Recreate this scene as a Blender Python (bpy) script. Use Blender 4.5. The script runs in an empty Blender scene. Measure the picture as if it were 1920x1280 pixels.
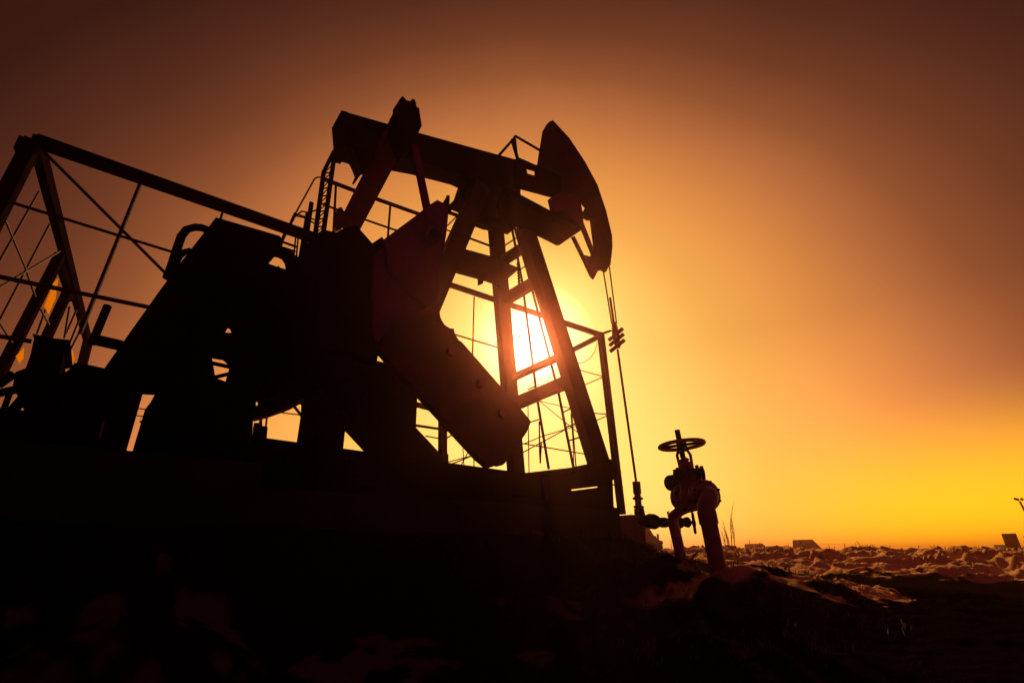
import bpy, bmesh, math, random
import numpy as np
from mathutils import Vector, geometry
random.seed(7); RNG = np.random.default_rng(5)
S = bpy.context.scene; C = S.collection

# ---------------------------------------------------------------- camera
W_, H_ = 1920.0, 1280.0
FPX = 940.44; PITCH = math.radians(23.629); ROLL = math.radians(-0.883)
c_, s_ = math.cos(PITCH), math.sin(PITCH)
cF = Vector((0, c_, s_)); R0 = Vector((1, 0, 0)); U0 = Vector((0, -s_, c_))
cR = math.cos(ROLL)*R0 + math.sin(ROLL)*U0
cU = -math.sin(ROLL)*R0 + math.cos(ROLL)*U0
cam = bpy.data.cameras.new('camera'); co = bpy.data.objects.new('camera', cam); C.objects.link(co)
from mathutils import Matrix
co.matrix_world = Matrix((cR, cU, -cF)).transposed().to_4x4()
cam.sensor_width = 36; cam.lens = 36*FPX/W_; cam.clip_start = 0.05; cam.clip_end = 9000
S.camera = co

# ---------------------------------------------------------------- world: an orange evening sky, with magenta added behind the camera
def lin(c): c = c/255.0; return c/12.92 if c <= 0.04045 else ((c+0.055)/1.055)**2.4
def L3(r, g, b): return (lin(r), lin(g), lin(b), 1)
def raydir(x, y): return ((x-960)*cR + (640-y)*cU + FPX*cF).normalized()
SUN = raydir(1000, 640)
w = bpy.data.worlds.new('World'); S.world = w; w.use_nodes = True
nt = w.node_tree; nt.nodes.clear(); N = nt.nodes.new; LK = nt.links.new
def math_(op, a, b=None, cl=False):
    n = N('ShaderNodeMath'); n.operation = op; n.use_clamp = cl
    for i, v in enumerate((a, b)):
        if v is None: continue
        if isinstance(v, (int, float)): n.inputs[i].default_value = v
        else: LK(v, n.inputs[i])
    return n.outputs[0]
tc = N('ShaderNodeTexCoord')
def dotv(v):
    n = N('ShaderNodeVectorMath'); n.operation = 'DOT_PRODUCT'; LK(tc.outputs['Generated'], n.inputs[0]); n.inputs[1].default_value = v
    return n.outputs['Value']
DEG = 180/math.pi
theta = math_('MULTIPLY', math_('ARCCOSINE', math_('MINIMUM', dotv(SUN), 0.999999)), DEG)
elev = math_('MULTIPLY', math_('ARCSINE', dotv((0, 0, 1))), DEG)
te = math_('ADD', theta, math_('MULTIPLY', math_('ABSOLUTE', elev), 0.45))
nz = N('ShaderNodeTexNoise'); nz.inputs['Scale'].default_value = 1.6; nz.inputs['Detail'].default_value = 3
LK(tc.outputs['Generated'], nz.inputs['Vector'])
te = math_('ADD', te, math_('MULTIPLY', math_('SUBTRACT', nz.outputs['Fac'], 0.5), 7.0))
def ramp(fac, scale, stops):
    r = N('ShaderNodeValToRGB'); r.color_ramp.interpolation = 'EASE' if False else 'LINEAR'
    LK(math_('MULTIPLY', fac, 1.0/scale), r.inputs[0])
    el = r.color_ramp.elements
    while len(el) < len(stops): el.new(0.5)
    for e, (p, col) in zip(el, stops): e.position = p/scale; e.color = col
    return r.outputs['Color']
base = ramp(te, 180, [(0, L3(255,236,150)), (16, L3(255,222,124)), (21, L3(255,212,110)), (26, L3(252,198,96)), (31, L3(245,176,82)),
    (36, L3(240,160,78)), (41, L3(220,138,70)), (46, L3(190,114,64)), (51, L3(149,85,49)), (56, L3(114,62,38)), (61, L3(88,45,30)), (67, L3(58,28,20)),
    (75, L3(50,22,18)), (95, L3(62,18,33)), (130, L3(76,18,45)), (180, L3(80,18,48))])  # last stops: unseen magenta sky, added to tint the sides facing the camera
# strongly saturated yellow, graded into the low sky right of the sun
vz = dotv(Vector((math.sin(math.radians(44)), math.cos(math.radians(44)), 0.02)).normalized())
dth = math_('MULTIPLY', math_('ARCCOSINE', math_('MINIMUM', vz, 0.999999)), DEG)
m1 = N('ShaderNodeMapRange'); m1.interpolation_type = 'SMOOTHSTEP'
for i, v in ((1, 30), (2, 4), (3, 0), (4, 1)): m1.inputs[i].default_value = v
LK(dth, m1.inputs[0])
m2 = N('ShaderNodeMapRange'); m2.interpolation_type = 'SMOOTHSTEP'
for i, v in ((1, 15), (2, 1), (3, 0), (4, 1)): m2.inputs[i].default_value = v
LK(elev, m2.inputs[0])
mask = math_('MULTIPLY', m1.outputs[0], m2.outputs[0])
mx = N('ShaderNodeMix'); mx.data_type = 'RGBA'; LK(mask, mx.inputs[0]); LK(base, mx.inputs[6]); mx.inputs[7].default_value = (1.2, .58, .008, 1)
core = ramp(theta, 180, [(0, (1,1,1,1)), (2.2, (.9,.85,.7,1)), (4.0, (.26,.20,.10,1)), (7, (.07,.038,.014,1)), (11, (.015,.006,.002,1)), (18, (0,0,0,1)), (180, (0,0,0,1))])
bg1 = N('ShaderNodeBackground'); LK(mx.outputs[2], bg1.inputs[0]); 
m3 = N('ShaderNodeMapRange')
for i_, v_ in ((1, 0), (2, 22), (3, 1.6), (4, .95)): m3.inputs[i_].default_value = v_
LK(elev, m3.inputs[0]); LK(m3.outputs[0], bg1.inputs[1])
bg2 = N('ShaderNodeBackground'); LK(core, bg2.inputs[0]); bg2.inputs[1].default_value = 4.0
ad = N('ShaderNodeAddShader'); LK(bg1.outputs[0], ad.inputs[0]); LK(bg2.outputs[0], ad.inputs[1])
wo = N('ShaderNodeOutputWorld'); LK(ad.outputs[0], wo.inputs[0])

# ---------------------------------------------------------------- sun
sl = bpy.data.lights.new('sun', 'SUN'); sl.energy = 4.0; sl.angle = math.radians(0.6); sl.color = (1, .48, .16)
so = bpy.data.objects.new('sun', sl); C.objects.link(so)
so.rotation_mode = 'QUATERNION'; so.rotation_quaternion = (-SUN).to_track_quat('-Z', 'Y')
vs = S.view_settings; vs.view_transform = 'Standard'; vs.look = 'None'; vs.exposure = 0; vs.gamma = 1
S.cycles.use_denoising = True; S.cycles.max_bounces = 5; S.cycles.volume_bounces = 0

# ---------------------------------------------------------------- materials
def mat(name, col, rough=.6, metal=0.0, var=.35, scale=6, bump=.25, bdist=.01, col2=None, spec=.5):
    m = bpy.data.materials.new(name); m.use_nodes = True; t = m.node_tree; b = t.nodes['Principled BSDF']
    co_ = t.nodes.new('ShaderNodeTexCoord'); n = t.nodes.new('ShaderNodeTexNoise'); n.inputs['Scale'].default_value = scale; n.inputs['Detail'].default_value = 7
    t.links.new(co_.outputs['Object'], n.inputs['Vector'])
    r = t.nodes.new('ShaderNodeValToRGB'); e = r.color_ramp.elements
    e[0].position = .35; e[1].position = .68
    e[0].color = (*[v*(1-var) for v in col], 1); e[1].color = (*(col2 or [min(1, v*(1+var)) for v in col]), 1)
    t.links.new(n.outputs['Fac'], r.inputs[0]); t.links.new(r.outputs[0], b.inputs['Base Color'])
    b.inputs['Roughness'].default_value = rough; b.inputs['Metallic'].default_value = metal; b.inputs['Specular IOR Level'].default_value = spec
    n2 = t.nodes.new('ShaderNodeTexNoise'); n2.inputs['Scale'].default_value = scale*7; n2.inputs['Detail'].default_value = 4
    t.links.new(co_.outputs['Object'], n2.inputs['Vector'])
    bp = t.nodes.new('ShaderNodeBump'); bp.inputs['Strength'].default_value = bump; bp.inputs['Distance'].default_value = bdist
    t.links.new(n2.outputs['Fac'], bp.inputs['Height']); t.links.new(bp.outputs[0], b.inputs['Normal'])
    return m
M_ST = mat('painted_steel', (.016, .0065, .009), .55, spec=.35, col2=(.03, .012, .012))
M_ST2 = mat('dark_steel', (.005, .003, .004), .8, spec=0)
M_VEIL = mat('crimson_veil_tint', (.115, .004, .13), .7, var=.1, spec=.12, col2=(.16, .006, .15))  # lens veil over dark steel, put into the base colour as crimson
M_VEIL2 = mat('dull_veil_tint', (.05, .003, .035), .6, var=.6, spec=.2, scale=3)  # weaker share of the same veil, also put into the colour
M_FR = mat('frame_paint', (.008, .004, .004), .9, spec=0)
M_PIPE = mat('pipe_paint', (.24, .05, .11), .45, var=.2, spec=.4, col2=(.32, .07, .13))
M_WIRE = mat('rusty_rod', (.03, .006, .005), .7, spec=.1)
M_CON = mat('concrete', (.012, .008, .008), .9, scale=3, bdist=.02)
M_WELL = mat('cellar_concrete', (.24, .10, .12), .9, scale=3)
M_SHED = mat('shed_board', (.13, .07, .05), .8)
M_ROOF = mat('shed_roof', (.20, .12, .09), .7)
M_DARK = mat('dark_roof', (.02, .012, .012), .8)
M_CAR = mat('car_paint', (.05, .035, .03), .35, bump=0)
M_GLASS = mat('car_glass', (.05, .045, .04), .1, bump=0)
M_BARK = mat('bark', (.09, .05, .03), .9)
M_GRASS = mat('dry_grass', (.10, .045, .015), .8)
M_CLOTH = mat('yellow_sheet', (.75, .38, .03), .7)
# translucent sheet so sunlight shines through it
_t = M_CLOTH.node_tree; _b = _t.nodes['Principled BSDF']; _tr = _t.nodes.new('ShaderNodeBsdfTranslucent'); _tr.inputs[0].default_value = (1, .68, .06, 1)
_mx = _t.nodes.new('ShaderNodeMixShader'); _mx.inputs[0].default_value = .8; _t.links.new(_b.outputs[0], _mx.inputs[1]); _t.links.new(_tr.outputs[0], _mx.inputs[2])
_t.links.new(_mx.outputs[0], _t.nodes['Material Output'].inputs[0])

# ---------------------------------------------------------------- machine frame: axis A runs along the pump, n away from the camera side
PSI = math.radians(52.238)
A = Vector((math.sin(PSI), math.cos(PSI), 0)); Nn = Vector((-math.cos(PSI), math.sin(PSI), 0)); Z = Vector((0, 0, 1))
def M3(X, s, z): return A*X + Nn*s + Z*z
def ray(x, y): return (x-960)*cR + (640-y)*cU + FPX*cF
def P(x, y, s):
    d = ray(x, y); return d*(s/d.dot(Nn))
def PX(x, y, X):
    d = ray(x, y); return d*(X/d.dot(A))
def PZ(x, y, z):
    d = ray(x, y); return d*(z/d.z)
def PR(x, y, r):
    d = ray(x, y); return d*(r/math.hypot(d.x, d.y))
def wm(px, p): return px*p.dot(cF)/FPX          # picture size -> metres at that point

# ---------------------------------------------------------------- mesh helpers
class MB:
    def __init__(s): s.bm = bmesh.new()
    def prism(s, pts, off):
        """closed prism: polygon pts (3-D) extruded by off"""
        bm = s.bm; a = [bm.verts.new(p) for p in pts]; b = [bm.verts.new(p+off) for p in pts]; n = len(pts)
        tris = geometry.tessellate_polygon([pts])
        for t in tris:
            try: bm.faces.new([a[i] for i in t]); bm.faces.new([b[i] for i in reversed(t)])
            except ValueError: pass
        for i in range(n): bm.faces.new([a[i], a[(i+1) % n], b[(i+1) % n], b[i]])
        return s
    def holed(s, outer, holes, off):
        bm = s.bm; loops = [outer]+holes; flat = [p for l in loops for p in l]
        a = [bm.verts.new(p) for p in flat]; b = [bm.verts.new(p+off) for p in flat]
        for t in geometry.tessellate_polygon(loops):
            try: bm.faces.new([a[i] for i in t]); bm.faces.new([b[i] for i in reversed(t)])
            except ValueError: pass
        k = 0
        for l in loops:
            n = len(l)
            for i in range(n):
                i0, i1 = k+i, k+(i+1) % n
                try: bm.faces.new([a[i0], a[i1], b[i1], b[i0]])
                except ValueError: pass
            k += n
        return s
    def bar(s, p, q, w, h=None, up=Z):
        h = h or w; d = (q-p).normalized(); u = up - d*up.dot(d)
        if u.length < 1e-3: u = A - d*A.dot(d)
        u.normalize(); v = d.cross(u); cs = [(-1,-1),(1,-1),(1,1),(-1,1)]
        return s.prism([p+v*(w/2*i)+u*(h/2*j) for i, j in cs], q-p)
    def tube(s, pts, r, seg=10, cap=True):
        bm = s.bm; rs = r if isinstance(r, (list, tuple)) else [r]*len(pts); rings = []
        ref = Z
        for i, p in enumerate(pts):
            d = (pts[min(i+1, len(pts)-1)]-pts[max(i-1, 0)]).normalized()
            u = ref - d*ref.dot(d)
            if u.length < .05: u = A - d*A.dot(d)
            u.normalize(); v = d.cross(u); ref = u
            rings.append([bm.verts.new(p+(u*math.cos(2*math.pi*k/seg)+v*math.sin(2*math.pi*k/seg))*rs[i]) for k in range(seg)])
        for i in range(len(rings)-1):
            for k in range(seg): bm.faces.new([rings[i][k], rings[i][(k+1) % seg], rings[i+1][(k+1) % seg], rings[i+1][k]])
        if cap: bm.faces.new(rings[0][::-1]); bm.faces.new(rings[-1])
        return s
    def cyl(s, c, d, r, l, seg=28, r2=None):
        d = d.normalized(); return s.tube([c-d*l/2, c+d*l/2], [r, r if r2 is None else r2], seg)
    def ring(s, c, d, R, r, seg=40, sub=8):
        bm = s.bm; d = d.normalized(); u = d.orthogonal().normalized(); v = d.cross(u); rg = []
        for i in range(seg):
            a = 2*math.pi*i/seg; e = u*math.cos(a)+v*math.sin(a)
            rg.append([bm.verts.new(c+e*(R+r*math.cos(2*math.pi*k/sub))+d*(r*math.sin(2*math.pi*k/sub))) for k in range(sub)])
        for i in range(seg):
            for k in range(sub): bm.faces.new([rg[i][k], rg[(i+1) % seg][k], rg[(i+1) % seg][(k+1) % sub], rg[i][(k+1) % sub]])
        return s
    def ball(s, c, r, d=None):
        bmesh.ops.create_uvsphere(s.bm, u_segments=20, v_segments=12, radius=r, matrix=Matrix.Translation(c)); return s
    def bolts(s, c, d, R, n, r, l):
        d = d.normalized(); u = d.orthogonal().normalized(); v = d.cross(u)
        for i in range(n):
            a = 2*math.pi*(i+.5)/n; s.cyl(c+(u*math.cos(a)+v*math.sin(a))*R, d, r, l, 6)
        return s
    def build(s, name, m, parent=None, smooth=False):
        bmesh.ops.recalc_face_normals(s.bm, faces=s.bm.faces)
        me = bpy.data.meshes.new(name); s.bm.to_mesh(me); s.bm.free(); me.materials.append(m)
        if smooth:
            for p in me.polygons: p.use_smooth = True
            try: me.set_sharp_from_angle(angle=math.radians(35))
            except Exception: pass
        o = bpy.data.objects.new(name, me); C.objects.link(o)
        if parent:
            o.parent = parent; root = parent
            off = Vector((0, 0, 0))
            while root: off += root.location; root = root.parent
            me.transform(Matrix.Translation(-off))
        return o
def tag(o, label, cat, group=None, kind=None):
    if label: o['label'] = label
    if cat: o['category'] = cat
    if group: o['group'] = group
    if kind: o['kind'] = kind
    return o
def thing(name, loc, label, cat, group=None):
    o = bpy.data.objects.new(name, None); C.objects.link(o); o.location = loc; return tag(o, label, cat, group)
def poly(pts, s): return [P(x, y, s) for x, y in pts]
def plate(mb, pts, s, th, holes=()):
    if holes: mb.holed(poly(pts, s), [poly(h, s) for h in holes], Nn*th)
    else: mb.prism(poly(pts, s), Nn*th)
    return mb
def pbar(mb, a, sa, b, sb, w, h=None, up=Z):
    """bar between two picture points lying at distances sa, sb; w in picture px (apparent), h depth in metres"""
    p, q = P(*a, sa), P(*b, sb); wmm = wm(w, (p+q)/2)
    return p, q, wmm

# ================================================================ GROUND
def hash2(ix, iy, k):
    h = (ix*374761393 + iy*668265263 + k*1442695041) & 0xffffffff
    h = ((h ^ (h >> 13))*1274126177) & 0xffffffff
    return ((h ^ (h >> 16)) & 0xffff)/65535.0
def vnoise(x, y, k=0):
    ix = np.floor(x).astype(np.int64); iy = np.floor(y).astype(np.int64); fx = x-ix; fy = y-iy
    fx = fx*fx*(3-2*fx); fy = fy*fy*(3-2*fy)
    a = hash2(ix, iy, k); b = hash2(ix+1, iy, k); c = hash2(ix, iy+1, k); d = hash2(ix+1, iy+1, k)
    return (a*(1-fx)+b*fx)*(1-fy)+(c*(1-fx)+d*fx)*fy
def fbm(x, y, o=4, k=0):
    s = 0; a = .5; t = 0
    for i in range(o): s = s+a*vnoise(x*2**i+17.3*i, y*2**i-9.1*i, k+i); t += a; a *= .5
    return s/t
def sm(x, a, b):
    t = np.clip((x-a)/(b-a), 0, 1); return t*t*(3-2*t)
def lump(x, y, cx, cy, rx, ry, h, rot=0):
    c, s = math.cos(rot), math.sin(rot); u = (x-cx)*c+(y-cy)*s; v = -(x-cx)*s+(y-cy)*c
    q = np.sqrt((u/rx)**2+(v/ry)**2)
    return h*(1-sm(q, 0, 1))
def gpos(px, py, r): p = PR(px, py, r); return p.x, p.y, p.z
def ground_h(x, y):
    X = x*A.x+y*A.y; s = x*Nn.x+y*Nn.y; r = np.sqrt(x*x+y*y)+1e-6; az = np.degrees(np.arctan2(x, y))
    near = -.74+.42*sm(r, 1.2, 4.6)                                   # hollow the camera stands in
    pad = sm(s, 3.3, 4.3)*sm(-X, -7.4, -5.4)                             # raised pad under the pump
    h = near*(1-pad)+(.25-.2*sm(X, 4.7, 5.7))*pad
    far = sm(r, 6.5, 9.5)
    h = h*(1-far*(1-pad))+far*(1-pad)*(.0)
    # right side: bank by the valve, gully, snow ridge
    rs = sm(az, 16, 24)
    h = h+rs*(sm(r, 3.4, 4.6)*.20*(1-sm(r, 5.2, 6.6))*(1-sm(az, 23, 34)))
    h = h-rs*.30*sm(r, 5.6, 7)*(1-sm(r, 9.0, 11.5))
    ridge = sm(r, 9.5, 13)*(1-sm(r, 17, 24))
    bump = fbm(x*.55, y*.55, 5, 3)
    wx = x+.5*fbm(x*1.1, y*1.1, 3, 61); wy = y+.5*fbm(x*1.1, y*1.1, 3, 71)
    rg = 1-np.abs(2*fbm(wx*1.0, wy*1.6, 5, 11)-1)
    h = h+sm(az, 10, 18)*ridge*(-.075+.38*(bump-.27)+.46*(rg-.66)+.16*(fbm(x*.9+9, y*.9, 3, 151)-.5))
    h = h-sm(r, 8.5, 11)*(.09*sm(az, 20, 26)+.10*sm(az, 36, 42))
    h = h-.12*sm(r, 22, 30)*(1-pad)
    h = h+lump(x, y, *gpos(1238, 1032, 4.9)[:2], .6, .5, .30, .5)
    for (a, b, rr, R, hh) in ((1345, 1072, 4.45, .7, .13), (1275, 1045, 5.4, .9, .03), (260, 1004, 3.2, .6, .22), (360, 1030, 3.4, .55, .16), (180, 1050, 3.0, .7, .10), (1000, 1045, 4.2, .5, .13), (1130, 1060, 4.6, .5, .12), (1480, 1095, 4.7, .8, .03), (1580, 1100, 4.9, .6, .07), (1700, 1120, 5.2, .7, .05)):
        gx, gy, _ = gpos(a, b, rr); h = h+lump(x, y, gx, gy, R, R*.6, hh, .3)
    nb = sm(az, 8, 16)*(1-.6*sm(az, 19, 22)*(1-sm(az, 26, 29)))*(1-sm(az, 36, 44))*sm(r, 3.9, 4.7)*(1-sm(r, 6.2, 7.2))
    h = h+nb*(.15*(1-np.abs(2*fbm(wx*1.5+3, wy*2.2, 5, 131)-1)-.72)+.10*(.25-np.abs(2*fbm(wx*4.5, wy*6, 4, 141)-1)))
    rough = np.where(r < 60, 1, 0)*(1-.6*far)
    h = h+rough*(.10*(fbm(x*1.7, y*1.7, 5, 20)-.5)+.035*(fbm(x*9, y*9, 3, 31)-.5))
    h = h+.34*sm(r, 8.5, 11)*(1-sm(r, 20, 40))*(.22-np.abs(2*fbm(wx*1.9, wy*3.0, 5, 41)-1))
    h = h-.10*sm(r, 30, 60)
    return h
def gh(x, y): return float(ground_h(np.array([float(x)]), np.array([float(y)]))[0])
azs = np.concatenate([np.linspace(-62, 62, 760), np.linspace(62, 298, 60)[1:-1]])
rr_ = np.concatenate([np.linspace(.3, 3, 40), np.geomspace(3, 26, 380)[1:], np.geomspace(26, 600, 60)[1:]])
AZ, RR = np.meshgrid(np.radians(azs), rr_); gx = RR*np.sin(AZ); gy = RR*np.cos(AZ); gz = ground_h(gx, gy)
nr, na = gx.shape
V = np.stack([gx.ravel(), gy.ravel(), gz.ravel()], 1)
i, j = np.meshgrid(np.arange(nr-1), np.arange(na), indexing='ij'); j2 = (j+1) % na
Fq = np.stack([i*na+j, i*na+j2, (i+1)*na+j2, (i+1)*na+j], -1).reshape(-1, 4)
V = np.vstack([V, [[0, 0, -.74]]]); cidx = len(V)-1
me = bpy.data.meshes.new('ground'); nq = len(Fq); ntri = na
me.vertices.add(len(V)); me.vertices.foreach_set('co', V.ravel())
tri = np.stack([np.full(na, cidx), (np.arange(na)+1) % na, np.arange(na)], 1)
me.loops.add(nq*4+ntri*3); me.loops.foreach_set('vertex_index', np.concatenate([Fq.ravel(), tri.ravel()]))
me.polygons.add(nq+ntri); me.polygons.foreach_set('loop_start', np.concatenate([np.arange(nq)*4, nq*4+np.arange(ntri)*3]))
me.polygons.foreach_set('loop_total', np.concatenate([np.full(nq, 4), np.full(ntri, 3)]))
me.update(calc_edges=True); me.validate(); me.shade_smooth()
og = bpy.data.objects.new('ground', me); C.objects.link(og); og['kind'] = 'structure'
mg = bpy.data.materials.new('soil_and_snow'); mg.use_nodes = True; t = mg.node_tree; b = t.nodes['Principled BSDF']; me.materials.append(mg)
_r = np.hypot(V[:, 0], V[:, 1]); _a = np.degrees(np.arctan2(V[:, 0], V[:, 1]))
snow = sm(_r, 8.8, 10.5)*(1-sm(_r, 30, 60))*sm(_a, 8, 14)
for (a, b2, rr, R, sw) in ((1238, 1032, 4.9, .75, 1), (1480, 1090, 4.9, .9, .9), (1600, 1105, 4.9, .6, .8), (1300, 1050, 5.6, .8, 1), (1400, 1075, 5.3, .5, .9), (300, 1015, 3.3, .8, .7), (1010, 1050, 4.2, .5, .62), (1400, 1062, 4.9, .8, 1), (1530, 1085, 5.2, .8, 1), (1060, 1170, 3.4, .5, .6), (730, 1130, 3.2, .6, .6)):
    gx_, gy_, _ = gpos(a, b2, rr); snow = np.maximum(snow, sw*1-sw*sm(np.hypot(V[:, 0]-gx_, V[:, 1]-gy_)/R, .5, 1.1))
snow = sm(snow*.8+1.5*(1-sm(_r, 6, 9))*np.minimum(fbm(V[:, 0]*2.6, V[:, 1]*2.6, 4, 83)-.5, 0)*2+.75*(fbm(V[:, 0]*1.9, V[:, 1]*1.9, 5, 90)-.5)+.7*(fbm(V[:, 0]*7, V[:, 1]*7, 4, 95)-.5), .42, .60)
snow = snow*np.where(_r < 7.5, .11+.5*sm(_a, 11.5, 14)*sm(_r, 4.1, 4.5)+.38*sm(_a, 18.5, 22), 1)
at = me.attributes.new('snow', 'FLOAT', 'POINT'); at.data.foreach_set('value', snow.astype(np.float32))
tcn = t.nodes.new('ShaderNodeTexCoord')
def gn(sc, det=6, rg=.55):
    n = t.nodes.new('ShaderNodeTexNoise'); n.inputs['Scale'].default_value = sc; n.inputs['Detail'].default_value = det; n.inputs['Roughness'].default_value = rg
    t.links.new(tcn.outputs['Object'], n.inputs['Vector']); return n.outputs['Fac']
r1 = t.nodes.new('ShaderNodeValToRGB'); r1.color_ramp.elements[0].position = .50; r1.color_ramp.elements[1].position = .57; t.links.new(gn(.9), r1.inputs[0])
mxg = t.nodes.new('ShaderNodeMix'); mxg.data_type = 'RGBA'; an = t.nodes.new('ShaderNodeAttribute'); an.attribute_name = 'snow'; t.links.new(an.outputs['Fac'], mxg.inputs[0])
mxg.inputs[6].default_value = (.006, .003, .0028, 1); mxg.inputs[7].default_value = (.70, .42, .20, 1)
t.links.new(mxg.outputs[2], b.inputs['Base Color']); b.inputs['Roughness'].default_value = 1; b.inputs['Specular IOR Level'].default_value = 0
bpn = t.nodes.new('ShaderNodeBump'); bpn.inputs['Strength'].default_value = .9; bpn.inputs['Distance'].default_value = .06; t.links.new(gn(11, 8, .65), bpn.inputs['Height']); t.links.new(bpn.outputs[0], b.inputs['Normal'])

# ================================================================ PUMP JACK
pj = thing('pump_jack', M3(3.0, 5.3, .3), 'huge dark steel oil pump jack with its curved head raised against the sun', 'pump jack')
# concrete plinth (separate) and skid
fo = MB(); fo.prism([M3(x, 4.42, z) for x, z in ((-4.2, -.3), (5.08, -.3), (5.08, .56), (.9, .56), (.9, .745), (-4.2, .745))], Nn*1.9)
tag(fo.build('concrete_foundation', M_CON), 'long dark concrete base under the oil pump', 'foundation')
sk = MB()
plate(sk, [(455, 815), (501, 821), (952, 882), (1020, 890), (1064, 888), (1105, 880), (1148, 884), (1153, 995), (1000, 985), (440, 930)], 4.45, .06,
      [[(1070, 887), (1099, 881), (1100, 883.5), (1071, 889.5)], [(1085, 899.5), (1110, 895.5), (1110, 897), (1086, 901)], [(1071, 917), (1126, 910.5), (1127, 912.5), (1072, 919.5)], [(961, 928), (1018, 933), (1018, 934.2), (961, 929.4)]])
sk.build('skid', M_ST2, pj)
s2_ = MB(); s2_.prism([M3(x, 5.9, z) for x, z in ((.95, .57), (5.06, .57), (5.06, .72), (.95, .72))], Nn*.15); s2_.build('skid', M_ST2, pj)
m = MB(); plate(m, [(1019, 893), (1027, 893), (1030, 936), (1023, 937)], 4.42, .03); m.build('lifting_lug', M_VEIL, pj)
# front cross beams under the legs
fb = MB(); p0, p1 = P(1152, 872, 4.45), P(968, 896, 6.0)
def hbar(mb, a, sa, b, sb, w, h): mb.bar(P(*a, sa), P(*b, sb), w, h); return mb
hbar(fb, (1150, 876), 4.5, (958, 898), 5.7, .10, .11)
fb.build('cross_beam', M_ST2, pj)
for (a, b, h) in (((1150, 893), (1100, 894), .07), ((1150, 906), (965, 922), .13)):
    hbar(MB(), a, 4.5, b, 5.5, .10, h) if False else None
f3 = MB(); f3.prism(poly([(1108, 868), (1146, 862), (1155, 878), (1156, 893), (1147, 902), (1110, 898), (1103, 880)], 4.42), Nn*.3); f3.build('leg_shoe', M_ST2, pj)
# legs
def leg(a, sa, b, sb, wpx, depth, web=True):
    p, q = P(*a, sa), P(*b, sb); wdt = wm(wpx, (p+q)/2); m = MB()
    m.bar(p, q, wdt, depth, up=Nn)
    return m.build('leg', M_ST, pj)
leg((984, 428), 5.05, (1124, 872), 4.6, 35, .16)
leg((926, 385), 5.45, (969, 900), 5.85, 27, .14)
leg((902, 350), 5.15, (800, 585), 5.1, 35, .16)
# lateral bracing between the two front legs
def cbar(a, sa, b, sb, wpx, dep=.1):
    p, q = P(*a, sa), P(*b, sb); m = MB(); m.bar(p, q, dep, wm(wpx, (p+q)/2)*.93); return m.build('crossbar', M_ST, pj)
cbar((940, 491), 5.5, (1000, 452), 5.0, 19)
cbar((945, 563), 5.55, (1018, 520), 4.95, 23)
cbar((1050, 668), 4.82, (962, 708), 5.68, 11)
cbar((1072, 712), 4.75, (965, 757), 5.72, 24)
m = MB(); plate(m, [(862, 464), (920, 480), (975, 503), (940, 533), (925, 529), (907.5, 523), (906, 531), (899, 533), (899, 521), (846, 506)], 5.3, .05); m.build('crossbar', M_ST, pj)
m = MB(); p, q = P(862, 413, 5.3), P(920, 431, 5.3); m.bar(P(880, 415, 5.3), P(920, 430, 5.3), .05, .05); m.build('crossbar', M_ST, pj)
m = MB(); m.bar(P(876, 445, 5.4), P(922, 462, 5.4), .03, .02); m.build('crossbar', M_WIRE, pj)
# walking beam (box girder)
beam = [(633, 228), (640, 208), (655, 211), (720, 229), (788, 248), (935, 290), (985, 303), (1012, 312), (1040, 330), (1050, 372), (1028, 366), (980, 353), (945, 352), (885, 336), (865, 325), (790, 304), (752, 296), (700, 292), (662, 283), (633, 268)]
m = MB(); plate(m, [(640, 208), (655, 212), (720, 230.5), (788, 250), (935, 290.5), (970, 300), (975, 340), (972, 352), (950, 350), (885, 336), (865, 326), (790, 305), (752, 297), (690, 289), (650, 276), (645, 272)], 5.1, .3)
m.build('walking_beam', M_ST2, pj)
m = MB(); plate(m, [(640, 207), (652, 210), (657, 277), (646, 273)], 5.06, .36)
plate(m, [(648, 274), (664, 279), (668, 296), (676, 310), (683, 318), (673, 332), (670, 330), (675, 318), (668, 300), (658, 282)], 5.12, .18)
m.build('beam_end_plate', M_ST2, pj)
m = MB(); plate(m, [(655, 279), (700, 288), (690, 318), (676, 322), (668, 296), (655, 285)], 5.2, .1); m.build('tail_bracket', M_ST2, pj)
# saddle bearing & platform under the front of the beam
m = MB(); plate(m, [(880, 332), (900, 300), (960, 312), (976, 330), (976, 420), (948, 412), (930, 410), (905, 400), (890, 380), (868, 370)], 5.12, .35); m.build('saddle_bearing', M_ST2, pj)
pf = MB()
c1 = P(1092, 430, 4.85); X1 = c1.dot(A); z1 = c1.z; c2 = PX(1048, 459, X1); s2 = c2.dot(Nn)
c3 = P(960, 366, 4.85); X0 = c3.dot(A)
zt = P(1040, 397, 4.85).z; Xb = P(1040, 397, 4.85).dot(A)
pf.prism([M3(X0, 4.85, z1), M3(X1, 4.85, z1), M3(X1, 4.85, z1+.04), M3(X0, 4.85, z1+.04)], Nn*(s2-4.85))
pf.build('saddle_platform', M_ST2, pj)
m = MB(); plate(m, [(945, 352), (980, 367), (1036, 397), (1060, 395), (1092, 428), (1048, 458), (998, 433), (940, 412), (935, 380)], 4.95, .05)
m.build('support_plate', M_ST2, pj)
m = MB(); plate(m, [(1031, 372), (1036, 394), (1042, 400), (1050, 408), (1092, 428), (1095, 425), (1092, 395), (1086, 366), (1050, 360)], 5.0, .06); m.build('head_latch', M_VEIL, pj)
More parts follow.
